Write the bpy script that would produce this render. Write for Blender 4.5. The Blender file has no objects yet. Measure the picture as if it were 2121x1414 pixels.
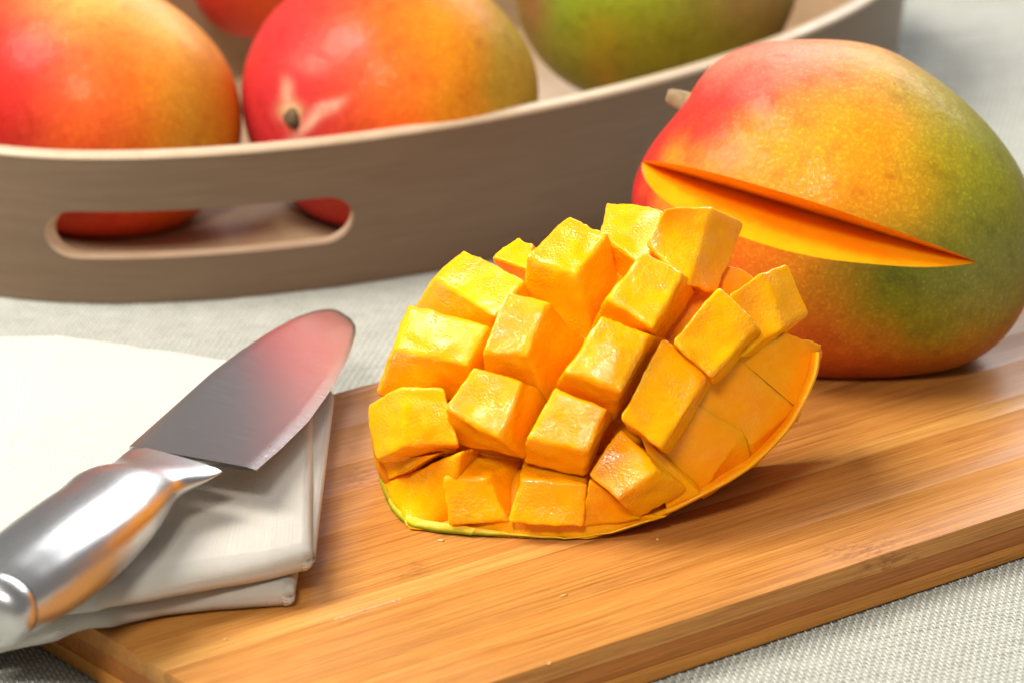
import bpy, bmesh, math, random
import numpy as np
from mathutils import Vector, Matrix, noise, geometry
from mathutils.kdtree import KDTree

# ---------------------------------------------------------------- camera, light, exposure
scene = bpy.context.scene
ZB = 0.0155                      # board thickness: the top of the cutting board
FPX, PITCH, DIST = 8500.0, math.radians(20), 1.30
CAM = np.array([0.0, -DIST*math.cos(PITCH), ZB + DIST*math.sin(PITCH)])
FW = np.array([0.0, math.cos(PITCH), -math.sin(PITCH)])
RT = np.array([1.0, 0.0, 0.0])
UP = np.array([0.0, math.sin(PITCH), math.cos(PITCH)])
cam_data = bpy.data.cameras.new('camera')
cam = bpy.data.objects.new('camera', cam_data)
scene.collection.objects.link(cam)
cam.location = CAM
cam.rotation_euler = (math.pi/2 - PITCH, 0, 0)
cam_data.sensor_width = 36.0
cam_data.lens = 36.0*FPX/2121.0
cam_data.clip_start = 0.05
cam_data.clip_end = 50.0
cam_data.dof.use_dof = True
cam_data.dof.focus_distance = 1.165
cam_data.dof.aperture_fstop = 14.5
scene.camera = cam

world = bpy.data.worlds.new('World')
scene.world = world
world.use_nodes = True
world.node_tree.nodes['Background'].inputs[0].default_value = (1.0, 0.99, 0.97, 1)
world.node_tree.nodes['Background'].inputs[1].default_value = 0.25

def area(name, loc, target, sx, sy, power, col):
    d = bpy.data.lights.new(name, 'AREA')
    d.shape = 'RECTANGLE'; d.size = sx; d.size_y = sy; d.energy = power; d.color = col
    o = bpy.data.objects.new(name, d)
    scene.collection.objects.link(o)
    o.location = loc
    o.rotation_euler = (Vector(target)-Vector(loc)).to_track_quat('-Z', 'Y').to_euler()
    return o
area('key_window', (-0.88, -0.16, 1.38), (0, 0, 0.02), 0.85, 0.85, 47, (1.0, 0.955, 0.885))
area('back_window', (0.9, 2.2, 1.40), (0, 0, 0), 2.0, 0.9, 46, (0.95, 0.97, 1.0))
area('front_lamp', (-0.25, -1.5, 1.28), (0, 0, 0), 0.32, 0.22, 21, (1.0, 0.95, 0.87))

scene.view_settings.view_transform = 'Standard'
scene.view_settings.look = 'None'
scene.view_settings.exposure = 0.0
scene.view_settings.gamma = 1.0

# ---------------------------------------------------------------- helpers
def ray(px, py):
    return FW + RT*((px-1060.5)/FPX) - UP*((py-707.0)/FPX)
def at(px, py, z=ZB):            # where the sight line meets the level z
    d = ray(px, py); t = (z-CAM[2])/d[2]
    return CAM + d*t
def dep(px, py, w):              # point at distance w along the camera axis
    return CAM + ray(px, py)*w
def proj(P):
    v = np.asarray(P)-CAM; w = v@FW
    return 1060.5+FPX*(v@RT)/w, 707-FPX*(v@UP)/w, w
def s2l(c):
    c = np.asarray(c, float)/255.0
    return np.where(c <= 0.04045, c/12.92, ((c+0.055)/1.055)**2.4)
def fbm(p, s, o=3):
    v = 0.0; a = 1.0
    for _ in range(o):
        v += a*noise.noise(Vector((p[0]*s, p[1]*s, p[2]*s))); a *= 0.5; s *= 2.03
    return v

def thing(name, label, cat, loc, group=None):
    o = bpy.data.objects.new(name, None); scene.collection.objects.link(o)
    o.location = loc; o['label'] = label; o['category'] = cat
    o.empty_display_size = 0.02
    if group: o['group'] = group
    return o
def root_of(o):
    while o.parent: o = o.parent
    return o
def obj(name, V, Fc, mat, parent=None, smooth=True, uv=None, mats=None, midx=None, recalc=False, col=None, sharp=None):
    V = np.asarray(V, float).reshape(-1, 3)
    if parent is not None:
        V = V - np.array(root_of(parent).location)
    me = bpy.data.meshes.new(name)
    me.from_pydata(V.tolist(), [], [tuple(int(i) for i in f) for f in Fc])
    for m in (mats or [mat]): me.materials.append(m)
    if midx is not None: me.polygons.foreach_set('material_index', list(midx))
    me.polygons.foreach_set('use_smooth', [smooth]*len(me.polygons))
    if uv is not None:
        l = me.uv_layers.new(name='UVMap')
        vi = np.zeros(len(me.loops), int); me.loops.foreach_get('vertex_index', vi)
        l.data.foreach_set('uv', np.asarray(uv, float)[vi].ravel())
    if col is not None:
        a = me.color_attributes.new('Col', 'FLOAT_COLOR', 'POINT')
        c4 = np.ones((len(V), 4)); c4[:, :3] = col
        a.data.foreach_set('color', c4.ravel())
    if recalc:
        b = bmesh.new(); b.from_mesh(me); bmesh.ops.recalc_face_normals(b, faces=b.faces); b.to_mesh(me); b.free()
    if sharp: me.set_sharp_from_angle(angle=math.radians(sharp))
    me.update()
    o = bpy.data.objects.new(name, me); scene.collection.objects.link(o)
    if parent is not None: o.parent = parent
    return o
def grid_faces(nu, nv, wrapu=False, off=0):
    F = []
    for i in range(nu if wrapu else nu-1):
        for j in range(nv-1):
            a = i*nv+j; b = ((i+1) % nu)*nv+j
            F.append((off+a, off+b, off+b+1, off+a+1))
    return F

# ---------------------------------------------------------------- materials
class NT:
    def __init__(s, name):
        s.m = bpy.data.materials.new(name); s.m.use_nodes = True
        s.t = s.m.node_tree; s.p = s.t.nodes['Principled BSDF']; s.out = s.t.nodes['Material Output']
    def n(s, typ, **kw):
        nd = s.t.nodes.new(typ)
        for k, v in kw.items():
            if k.startswith('i_'): nd.inputs[k[2:].replace('_', ' ')].default_value = v
            else: setattr(nd, k, v)
        return nd
    def l(s, a, b): s.t.links.new(a, b)
    def coords(s, kind='Object', scale=(1, 1, 1), rot=(0, 0, 0)):
        tc = s.n('ShaderNodeTexCoord'); mp = s.n('ShaderNodeMapping')
        mp.inputs['Scale'].default_value = scale; mp.inputs['Rotation'].default_value = rot
        s.l(tc.outputs[kind], mp.inputs[0]); return mp.outputs[0]
    def noise(s, vec, scale, detail=3, rough=0.55):
        nd = s.n('ShaderNodeTexNoise'); nd.inputs['Scale'].default_value = scale
        nd.inputs['Detail'].default_value = detail; nd.inputs['Roughness'].default_value = rough
        if vec is not None: s.l(vec, nd.inputs['Vector'])
        return nd.outputs[0]
    def ramp(s, fac, stops):
        r = s.n('ShaderNodeValToRGB'); e = r.color_ramp.elements
        while len(e) < len(stops): e.new(0.5)
        for i, (p, c) in enumerate(stops):
            e[i].position = p
            e[i].color = (c[0], c[1], c[2], 1) if hasattr(c, '__len__') else (c, c, c, 1)
        s.l(fac, r.inputs[0]); return r.outputs[0]
    def mix(s, fac, a, b, mode='MIX'):
        m = s.n('ShaderNodeMix', data_type='RGBA', blend_type=mode)
        for sock, v in ((0, fac), (6, a), (7, b)):
            if hasattr(v, 'is_linked') or hasattr(v, 'links'): s.l(v, m.inputs[sock])
            else: m.inputs[sock].default_value = v if sock == 0 else (v[0], v[1], v[2], 1)
        return m.outputs[2]
    def math(s, op, a, b=None):
        m = s.n('ShaderNodeMath', operation=op)
        for k, v in ((0, a), (1, b)):
            if v is None: continue
            if hasattr(v, 'links'): s.l(v, m.inputs[k])
            else: m.inputs[k].default_value = v
        return m.outputs[0]
    def bump(s, h, strength, dist, prev=None):
        b = s.n('ShaderNodeBump'); b.inputs['Strength'].default_value = strength
        b.inputs['Distance'].default_value = dist; s.l(h, b.inputs['Height'])
        if prev is not None: s.l(prev, b.inputs['Normal'])
        return b.outputs[0]
    def set(s, **kw):
        for k, v in kw.items():
            i = s.p.inputs[k.replace('_', ' ')]
            if hasattr(v, 'links'): s.l(v, i)
            else: i.default_value = (v[0], v[1], v[2], 1) if (hasattr(v, '__len__') and i.type == 'RGBA') else v
        return s.m

def mat_flesh(name, c1, c2, c3, sss=0.5, rough=0.15, wet=1.0, scale=0.0035):
    k = NT(name); v = k.coords()
    big = k.noise(v, 70, 3); mid = k.noise(v, 260, 4, 0.6)
    col = k.mix(k.ramp(big, [(0.33, 0), (0.66, 1)]), c1, c2)
    col = k.mix(k.ramp(mid, [(0.50, 0), (0.78, 0.55)]), col, c3)
    fib = k.noise(k.coords(scale=(300, 2600, 1500), rot=(0.3, 0.2, 0.7)), 1.0, 2)
    gr = k.noise(v, 1700, 3, 0.65)
    dots = k.n('ShaderNodeTexVoronoi'); dots.inputs['Scale'].default_value = 1150; k.l(v, dots.inputs['Vector'])
    patch = k.ramp(k.noise(v, 110, 2), [(0.42, 0), (0.62, 1)])
    h = k.math('ADD', k.math('MULTIPLY', gr, 0.9), k.math('MULTIPLY', fib, 0.5))
    d2 = k.math('MULTIPLY', k.math('SUBTRACT', 0.75, dots.outputs[0]), k.math('ADD', k.math('MULTIPLY', patch, 0.75), 0.25))
    b = k.bump(h, 0.6*wet, 0.00020)
    b = k.bump(d2, 0.8*wet, 0.00022, b)
    rg = k.math('ADD', k.math('MULTIPLY', mid, 0.35), rough-0.17)
    cn = k.bump(k.math('ADD', k.math('MULTIPLY', gr, 1.2), k.math('MULTIPLY', k.math('SUBTRACT', 0.75, dots.outputs[0]), 1.1)), 1.0, 0.00007)
    cn = k.bump(k.noise(v, 560, 2, 0.6), 1.0, 0.00030, cn)
    k.l(cn, k.p.inputs['Coat Normal'])
    return k.set(Coat_Weight=k.math('MULTIPLY', patch, 0.9*wet), Coat_Roughness=0.05, Base_Color=col, Roughness=rg, Normal=b, Subsurface_Weight=sss, Subsurface_Scale=scale,
                 Subsurface_Radius=(1.0, 0.55, 0.05), IOR=1.40, Specular_IOR_Level=0.18)
M_flesh = mat_flesh('mango_flesh', (1.0, 0.435, 0.002), (1.0, 0.35, 0.001), (1.0, 0.52, 0.006))
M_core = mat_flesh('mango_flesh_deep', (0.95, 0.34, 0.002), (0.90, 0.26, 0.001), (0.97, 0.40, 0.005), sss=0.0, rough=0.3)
M_shelf = mat_flesh('mango_flesh_matt', (0.95, 0.38, 0.004), (0.90, 0.31, 0.003), (0.97, 0.44, 0.01), rough=0.36, wet=0.5)  # less wet, and darker than the cubes: the shelf's shade is in the colour
M_cutface = mat_flesh('mango_cut_face', (1.0, 0.42, 0.006), (1.0, 0.33, 0.004), (1.0, 0.48, 0.01), sss=0.9, rough=0.36, wet=0.3, scale=0.010)

def mat_skin(name, spots=1.0, rough=0.55):
    k = NT(name); v = k.coords()
    a = k.n('ShaderNodeAttribute', attribute_name='Col').outputs['Color']
    f = k.noise(v, 900, 3, 0.6); g = k.noise(v, 160, 4, 0.6)
    col = k.mix(k.ramp(f, [(0.48, 0), (0.72, 1.0*spots)]), a, (1.3, 1.5, 1.3), 'MULTIPLY')
    vo = k.n('ShaderNodeTexVoronoi'); vo.inputs['Scale'].default_value = 520; k.l(v, vo.inputs['Vector'])
    col = k.mix(k.ramp(vo.outputs[0], [(0.10, 0.8*spots), (0.24, 0)]), col, (1.25, 1.6, 1.6), 'MULTIPLY')
    col = k.mix(k.ramp(g, [(0.5, 0), (0.8, 0.45)]), col, a, 'MULTIPLY')
    b = k.bump(f, 0.35, 0.0003); b = k.bump(k.noise(v, 60, 3), 0.25, 0.002, b)
    k.l(k.bump(k.noise(v, 240, 3), 0.7, 0.0009), k.p.inputs['Coat Normal'])
    return k.set(Base_Color=col, Roughness=rough, Normal=b, Specular_IOR_Level=0.16, Coat_Weight=0.10, Coat_Roughness=0.07)
M_skin = mat_skin('mango_skin')
M_peel = mat_skin('mango_peel', 0.4, 0.5)

def mat_wood(name, light, dark, node=0.5, rough=0.44, seed=0.0):
    k = NT(name)
    tc = k.n('ShaderNodeTexCoord'); info = k.n('ShaderNodeObjectInfo')
    off = k.n('ShaderNodeCombineXYZ'); k.l(k.math('MULTIPLY', info.outputs['Random'], 37.0), off.inputs[0]); k.l(k.math('MULTIPLY', info.outputs['Random'], 11.0), off.inputs[1])
    ad = k.n('ShaderNodeVectorMath', operation='ADD'); k.l(tc.outputs['Object'], ad.inputs[0]); k.l(off.outputs[0], ad.inputs[1])
    def mp(s):
        m = k.n('ShaderNodeMapping'); m.inputs['Scale'].default_value = s; k.l(ad.outputs[0], m.inputs[0]); return m.outputs[0]
    fine = k.noise(mp((24, 2100, 2100)), 1.0, 3, 0.7)
    med = k.noise(mp((5, 420, 420)), 1.0, 3, 0.6)
    wide = k.noise(mp((3.5, 70, 70)), 1.0, 2, 0.5)
    f = k.math('ADD', k.math('MULTIPLY', fine, 0.72), k.math('ADD', k.math('MULTIPLY', med, 0.22), k.math('MULTIPLY', wide, 0.14)))
    col = k.mix(k.ramp(f, [(0.38, 0), (0.66, 1)]), dark, light)
    band = k.ramp(k.noise(mp((22, 22, 22)), 1.0, 1), [(0.66, 0), (0.72, node)])
    mott = k.ramp(k.noise(mp((260, 700, 700)), 1.0, 3, 0.7), [(0.45, 0), (0.6, 1)])
    dk = k.mix(1.0, dark, (0.50, 0.36, 0.30), 'MULTIPLY')
    col = k.mix(k.math('MULTIPLY', band, mott), col, dk)
    pores = k.ramp(k.noise(mp((60, 2600, 2600)), 1.0, 1), [(0.62, 0), (0.72, 0.5)])
    col = k.mix(pores, col, dk)
    b = k.bump(k.math('ADD', fine, k.math('MULTIPLY', pores, -0.6)), 0.35, 0.00012)
    rg = k.math('ADD', k.math('MULTIPLY', med, 0.22), rough-0.10)
    return k.set(Base_Color=col, Roughness=rg, Normal=b, Specular_IOR_Level=0.4, IOR=1.45)
WOOD = [mat_wood('bamboo_honey', (0.58, 0.262, 0.058), (0.31, 0.102, 0.014)),
        mat_wood('bamboo_pale', (0.64, 0.320, 0.080), (0.41, 0.162, 0.028)),
        mat_wood('bamboo_amber', (0.54, 0.230, 0.046), (0.28, 0.088, 0.012)),
        mat_wood('bamboo_rosy', (0.56, 0.248, 0.054), (0.30, 0.098, 0.014))]
M_wdark = mat_wood('bamboo_caramel', (0.46, 0.16, 0.022), (0.24, 0.065, 0.008), 0.8)
M_wunder = mat_wood('bamboo_under', (0.60, 0.25, 0.040), (0.36, 0.12, 0.016), 0.6)

def mat_plain(name, c1, c2, scale=(1, 1, 1), ns=200, rough=0.5, bump=0.2, bd=0.0003, **kw):
    k = NT(name); v = k.coords(scale=scale)
    n = k.noise(v, ns, 4, 0.6)
    col = k.mix(k.ramp(n, [(0.3, 0), (0.7, 1)]), c1, c2)
    return k.set(Base_Color=col, Roughness=rough, Normal=k.bump(n, bump, bd), **kw)
M_trayout = mat_plain('tray_taupe', s2l((122, 99, 77)), s2l((113, 91, 70)), (0.25, 0.25, 3), 150, 0.42, 0.15)
M_trayply = mat_plain('tray_ply', (0.56, 0.43, 0.29), (0.49, 0.36, 0.23), (1, 1, 4), 120, 0.42)
M_trayin = mat_plain('tray_inside', (0.40, 0.27, 0.155), (0.33, 0.22, 0.125), (1, 1, 4), 120, 0.5)
M_stem = mat_plain('mango_stem', (0.34, 0.30, 0.14), (0.20, 0.10, 0.05), (1, 1, 1), 300, 0.7, 0.6, 0.0008)
M_scar = mat_plain('stem_scar', (0.16, 0.09, 0.03), (0.03, 0.018, 0.01), (1, 1, 1), 170, 0.8, 0.5, 0.0008)
M_strand = mat_plain('mat_strand', s2l((172, 173, 163)), s2l((150, 151, 141)), (0.3, 0.3, 1), 500, 0.5, 0.1)
M_stitch = mat_plain('mat_stitch', s2l((214, 213, 203)), s2l((194, 192, 182)), (1, 1, 1), 800, 0.42, 0.2)
M_table = mat_plain('table_under', (0.09, 0.085, 0.075), (0.14, 0.13, 0.12), (1, 1, 1), 300, 0.7)

def mat_linen():
    k = NT('white_linen'); v = k.coords('UV')
    sx = k.n('ShaderNodeSeparateXYZ')
    wob = k.noise(k.coords('UV', (60, 60, 60)), 1, 2)
    ad = k.n('ShaderNodeVectorMath', operation='MULTIPLY_ADD')
    k.l(wob, ad.inputs[0]); ad.inputs[1].default_value = (0.0006,)*3; k.l(v, ad.inputs[2])
    k.l(ad.outputs[0], sx.inputs[0])
    w = 2*math.pi/0.00088
    a = k.math('SINE', k.math('MULTIPLY', sx.outputs[0], w)); b = k.math('SINE', k.math('MULTIPLY', sx.outputs[1], w))
    pr = k.math('MULTIPLY', a, b)
    slub = k.noise(k.coords('UV', (30, 1500, 1)), 1, 2); slub2 = k.noise(k.coords('UV', (1500, 30, 1)), 1, 2)
    sl = k.math('ADD', slub, slub2)
    h = k.math('ADD', pr, k.math('MULTIPLY', sl, 1.3))
    col = k.mix(k.ramp(pr, [(0.0, 0), (0.7, 1)]), (0.60, 0.56, 0.48), (0.86, 0.82, 0.735))
    col = k.mix(k.ramp(sl, [(0.95, 0), (1.0, 0.0)]), col, (0.7, 0.65, 0.55))
    bb = k.bump(h, 0.8, 0.0004)
    return k.set(Base_Color=col, Roughness=0.85, Normal=bb, Sheen_Weight=0.1, Specular_IOR_Level=0.1)
M_linen = mat_linen()

def mat_steel(name, rough, brush, scl):
    k = NT(name)
    n = k.noise(k.coords('UV', scl), 1.0, 3, 0.7); m = k.noise(k.coords(), 300, 3)
    rg = k.math('ADD', k.math('MULTIPLY', n, 0.12), rough)
    b = k.bump(n, brush, 0.00005)
    b = k.bump(m, 0.05, 0.0004, b)
    return k.set(Base_Color=(0.56, 0.55, 0.54), Metallic=1.0, Roughness=rg, Normal=b)
M_handle = mat_steel('brushed_steel', 0.23, 0.35, (90, 2600, 1))
M_blade = mat_steel('blade_steel', 0.11, 0.3, (2600, 60, 1))

# ---------------------------------------------------------------- table and placemat
def sheet(name, x0, x1, y0, y1, z, mat):
    o = obj(name, [(x0, y0, z), (x1, y0, z), (x1, y1, z), (x0, y1, z)], [(0, 1, 2, 3)], mat, smooth=False)
    o['kind'] = 'structure'; return o
sheet('tabletop', -3, 3, -1.6, 4, -0.0022, M_table)
MA = math.radians(24); D1 = np.array([math.cos(MA), math.sin(MA), 0]); D2 = np.array([-math.sin(MA), math.cos(MA), 0])
mat_t = thing('placemat', 'pale grey woven placemat lying under the cutting board and the tray', 'placemat', (0, 0, 0))
PW, PS = 0.0021, 0.0026
rng = np.random.default_rng(4)
def strands():
    V = []; F = []
    nseg = 150; ts = np.linspace(-0.75, 0.75, nseg)
    prof = np.array([(-0.5, -0.6), (-0.36, 0.05), (0.0, 0.28), (0.36, 0.05), (0.5, -0.6)])
    off = 0
    for j in range(-180, 420):
        ph = rng.uniform(0, 6.28, 3); wd = PW*rng.uniform(0.86, 0.99)
        jit = 0.00016*np.sin(ts*38+ph[0]) + 0.00009*np.sin(ts*97+ph[1])
        lift = 0.00012*np.sin(ts*55+ph[2])
        c = j*PW + jit + rng.normal(0, 0.00008)
        P = (ts[:, None]*D1)[:, None, :] + ((c[:, None] + prof[None, :, 0]*wd)[..., None])*D2
        P[..., 2] = prof[None, :, 1]*0.0010 - 0.0006 + lift[:, None]
        V.append(P.reshape(-1, 3)); F += grid_faces(nseg, 5, off=off); off += nseg*5
    return np.concatenate(V), F
V, Fc = strands()
o = obj('weft_strands', V, Fc, M_strand, mat_t); o['kind'] = 'stuff'
def stitches():
    pts = []
    for j in range(-180, 420):
        s = np.arange(-0.75, 0.75, PS) + (j*0.56 % 1.0)*PS
        pts.append(s[:, None]*D1 + (j*PW)*D2)
    P = np.concatenate(pts)
    v = P-CAM; w = v@FW; X = 1060.5+FPX*(v@RT)/w; Y = 707-FPX*(v@UP)/w
    P = P[(X > -350) & (X < 2450) & (Y > -100) & (Y < 1700)]
    n = len(P)
    prof = [(-0.54, -0.75), (-0.40, 0.28), (0.0, 0.52), (0.40, 0.28), (0.54, -0.75)]
    cross = [(-0.5, -0.22), (0.0, 0.12), (0.5, -0.22)]
    L = PW*1.02; Wd = 0.00044*rng.uniform(0.8, 1.15, n)
    lean = rng.normal(0.0, 0.00010, n)
    P = P + rng.normal(0, 0.00005, (n, 3))*[1, 1, 0]
    vs = np.zeros((n, 15, 3))
    for a, (t, z) in enumerate(prof):
        for b, (c, dz) in enumerate(cross):
            q = P + (t*L)*D2 + (Wd*c + lean*t)[:, None]*D1
            q[:, 2] = (z+dz)*0.00082 - 0.00045
            vs[:, a*3+b] = q
    f = np.array(grid_faces(5, 3)); Fa = (f[None] + (np.arange(n)*15)[:, None, None]).reshape(-1, 4)
    return vs.reshape(-1, 3), Fa
V, Fc = stitches()
o = obj('stitches', V, Fc, M_stitch, mat_t); o['kind'] = 'stuff'

# ---------------------------------------------------------------- cutting board (three glued layers of strips)
BA = math.radians(37.9); E1 = np.array([math.cos(BA), math.sin(BA), 0]); E2 = np.array([-math.sin(BA), math.cos(BA), 0])
pf = at(1321, 1313); pe = at(260, 1341)
BC = pf + E1*((pe-pf)@E1); BC[2] = 0         # front-left corner
BL, BW = 0.42, 0.196
board = thing('cutting_board', 'honey coloured bamboo cutting board lying under the scored mango half', 'cutting board', tuple(BC))
def in_board(p): d = np.asarray(p)-BC; return d@E1, d@E2
def plank(name, u0, u1, v0, v1, z0, z1, mat, b=0.00012, parent=board, big=()):
    # a box with small chamfers; big: set of outer sides ('f','l','r','b') that get the larger round-over
    bm = bmesh.new()
    r = bmesh.ops.create_cube(bm, size=1.0)
    bmesh.ops.scale(bm, vec=(u1-u0, v1-v0, z1-z0), verts=bm.verts)
    bmesh.ops.bevel(bm, geom=list(bm.edges), offset=b, segments=2, affect='EDGES', profile=0.5)
    if big:
        pass
    me = bpy.data.meshes.new(name); bm.to_mesh(me); bm.free(); me.materials.append(mat)
    me.polygons.foreach_set('use_smooth', [True]*len(me.polygons)); me.set_sharp_from_angle(angle=math.radians(50))
    o = bpy.data.objects.new(name, me); scene.collection.objects.link(o); o.parent = parent
    c = E1*((u0+u1)/2)+E2*((v0+v1)/2)
    o.location = (c[0], c[1], (z0+z1)/2); o.rotation_euler = (0, 0, BA)
    return o
t1, t2 = 0.0048, 0.0102
va = in_board(at(341, 1389))[1]; vb = in_board(at(302, 1367))[1]
cuts = [0.0, va*0.5, va, vb, vb+0.022, vb+0.040, vb+0.062, vb+0.080, vb+0.104, vb+0.126, BW]
cuts = [c for c in cuts if c <= BW]; 
seq = [0, 3, 1, 0, 2, 0, 3, 0, 2, 0, 0]
for i in range(len(cuts)-1):
    plank('plank', 0, BL, cuts[i]+0.00003, cuts[i+1]-0.00003, t2+0.00003, ZB, WOOD[seq[i]], 0.0001)
for i, (a, b) in enumerate([(0, 0.05), (0.05, 0.10), (0.10, 0.15), (0.15, BW)]):
    plank('core_plank', 0.00015, BL-0.0002, a+(0.0002 if i == 0 else 0.00003), b-0.00003, t1+0.00003, t2-0.00003, M_wdark, 0.0001)
for i, (a, b) in enumerate([(0, 0.042), (0.042, 0.10), (0.10, 0.155), (0.155, BW)]):
    plank('under_plank', 0.0, BL, a+0.00003, b-0.00003, 0.0004, t1-0.00003, M_wunder, 0.0001)

def glue_line():
    a = at(690, 1281)[:2]; u0, v0 = in_board((a[0], a[1], 0)); V = []; F = []; n = 60; rr = random.Random(3)
    for i in range(n):
        u = u0+0.022*i/(n-1); wd = 0.00035*max(0.05, 0.6+0.9*noise.noise(Vector((i*0.35, 1, 0))))
        vv = va+0.00012*noise.noise(Vector((i*0.2, 4, 0)))
        for c, h in ((-1, 0.00002), (-0.4, 0.00022), (0.4, 0.00022), (1, 0.00002)):
            p = BC+E1*u+E2*(vv+wd*c); V.append((p[0], p[1], ZB+h))
    M = mat_plain('pale_glue', (0.70, 0.50, 0.32), (0.62, 0.40, 0.22), (1, 1, 1), 900, 0.6)
    obj('glue_line', V, grid_faces(n, 4), M, board, recalc=True)
glue_line()
def crumbs():
    M = mat_plain('dry_pulp', (0.74, 0.46, 0.18), (0.66, 0.36, 0.10), (1, 1, 1), 900, 0.5)
    for k, (x, y, r, ln, lab) in enumerate([
            (914, 1118, 0.0006, 1.6, 'tiny pale crumb of pulp just in front of the green edge of the scored half'),
            (1362, 1116, 0.0005, 1.2, 'tiny pale crumb of pulp right of centre beside the rim of the scored half'),
            (1168, 1232, 0.0004, 3.2, 'thin pale fleck of pulp lying in the middle of the front of the board'),
            (466, 1323, 0.0005, 1.3, 'tiny pale crumb of pulp on the board below the napkin corner'),
            (1138, 1372, 0.0004, 1.8, 'tiny pale crumb of pulp nearest the front edge of the board')]):
        bm = bmesh.new(); bmesh.ops.create_icosphere(bm, subdivisions=2, radius=1.0)
        for v in bm.verts:
            q = 1+0.5*noise.noise(v.co*1.7+Vector((k, 0, 0))); v.co = Vector((v.co.x*r*ln*q, v.co.y*r*q, v.co.z*r*0.6*q))
        me = bpy.data.meshes.new('pulp_crumb'); bm.to_mesh(me); bm.free(); me.materials.append(M)
        me.polygons.foreach_set('use_smooth', [True]*len(me.polygons))
        o = bpy.data.objects.new('pulp_crumb', me); scene.collection.objects.link(o)
        o.location = tuple(at(x, y, ZB+r*0.45)); o.rotation_euler = (0, 0, 1.9*k)
        o['label'] = lab; o['category'] = 'crumb'; o['group'] = 'pulp crumbs on the board'
crumbs()

# ---------------------------------------------------------------- fruit bodies
def periodic(pts, c, n=256):
    """closed outline around c -> radius as a function of angle, smooth"""
    P = np.array(pts, float)-c
    th = np.arctan2(-P[:, 1], P[:, 0]); r = np.hypot(P[:, 0], P[:, 1])
    o = np.argsort(th); th = th[o]; r = r[o]
    th3 = np.concatenate([th-2*math.pi, th, th+2*math.pi]); r3 = np.concatenate([r, r, r])
    t = np.linspace(-math.pi, math.pi, 512, endpoint=False)
    rr = np.interp(t, th3, r3)
    kr = np.exp(-0.5*(np.arange(-20, 21)/7.0)**2); kr /= kr.sum()
    rr = np.convolve(np.concatenate([rr[-20:], rr, rr[:20]]), kr, 'valid')
    return lambda a: np.interp((a+math.pi) % (2*math.pi)-math.pi, np.append(t, math.pi), np.append(rr, rr[0]))
def body(c, R, wc, depth, nu=160, nv=96, lump=0.0006, expo=1.0):
    """solid with the outline R (seen along the view axis) and the given half depth"""
    V = np.zeros((nu, nv, 3)); AB = np.zeros((nu, nv, 3))
    for i in range(nu):
        a = -math.pi + 2*math.pi*i/nu; rr = float(R(a))
        for j in range(nv):
            ph = math.pi*(j/(nv-1)); s = math.sin(ph); cz = math.cos(ph)
            x = c[0]+rr*s*math.cos(a); y = c[1]-rr*s*math.sin(a)
            p = dep(x, y, wc) - FW*(depth*cz)
            V[i, j] = p; AB[i, j] = ((x-c[0]), (c[1]-y), cz)
    F = grid_faces(nu, nv, True)
    return V.reshape(-1, 3), F, AB.reshape(-1, 3)
def lumpy(V, cen, amp, sc):
    out = V.copy()
    for i, p in enumerate(V):
        d = p-cen; L = np.linalg.norm(d)+1e-9
        out[i] = p + d/L*amp*fbm(p, sc, 2)
    return out
def blend(AB, base, blobs, V, jit=30.0, freq=55.0):
    """skin colour patches, a few of them painted highlights or shade: gaussian blobs in local fruit coordinates"""
    N = np.array([fbm(p, freq, 3) for p in V]); N2 = np.array([fbm(p+0.31, freq, 3) for p in V])
    X = AB[:, 0]+N*jit; Y = AB[:, 1]+N2*jit
    col = np.tile(np.array(base, float), (len(V), 1))
    for (x, y, sx, sy, rot, c, w) in blobs:
        cr, sr = math.cos(math.radians(rot)), math.sin(math.radians(rot))
        dx = X-x; dy = Y-y; u = (dx*cr+dy*sr)/sx; v = (-dx*sr+dy*cr)/sy
        g = np.clip(1.35*w*np.exp(-0.5*(u*u+v*v)), 0, 1)[:, None]
        col = col*(1-g)+np.array(c)*g
    return col

RED = (0.50, 0.018, 0.014); ORG = (0.76, 0.20, 0.003); YEL = (0.80, 0.33, 0.005); GRN = (0.17, 0.17, 0.006); DGRN = (0.09, 0.10, 0.006); BRN = (0.42, 0.17, 0.02); PNK = (0.78, 0.33, 0.24); CRIM = (0.48, 0.014, 0.016)

# whole mango with a wedge cut out, on the board
hc = np.array([1722., 440.])
hout = [(1434, 200), (1450, 155), (1500, 113), (1560, 94), (1630, 85), (1700, 82), (1760, 86), (1830, 104), (1900, 142), (1960, 182), (2020, 232), (2080, 302), (2121, 366), (2142, 450),
        (2144, 540), (2121, 640), (2065, 715), (2000, 757), (1900, 776), (1800, 784), (1700, 783), (1600, 765), (1480, 690), (1380, 570), (1325, 480), (1304, 420), (1308, 385), (1330, 325), (1362, 282), (1400, 242)]
R = periodic(hout, hc)
gp = at(1745, 784); wc_h = proj(gp)[2] + 0.006
hero = thing('whole_mango', 'whole red, yellow and green mango with a wedge cut out, on the board', 'mango', tuple(at(1745, 740)), 'whole mangoes')
V, Fc, AB = body(hc, R, wc_h, 0.051, 200, 120)
cen = dep(hc[0], hc[1], wc_h)
V = lumpy(V, cen, 0.0007, 28)
V[:, 2] = np.maximum(V[:, 2], ZB+0.0002)
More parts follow.
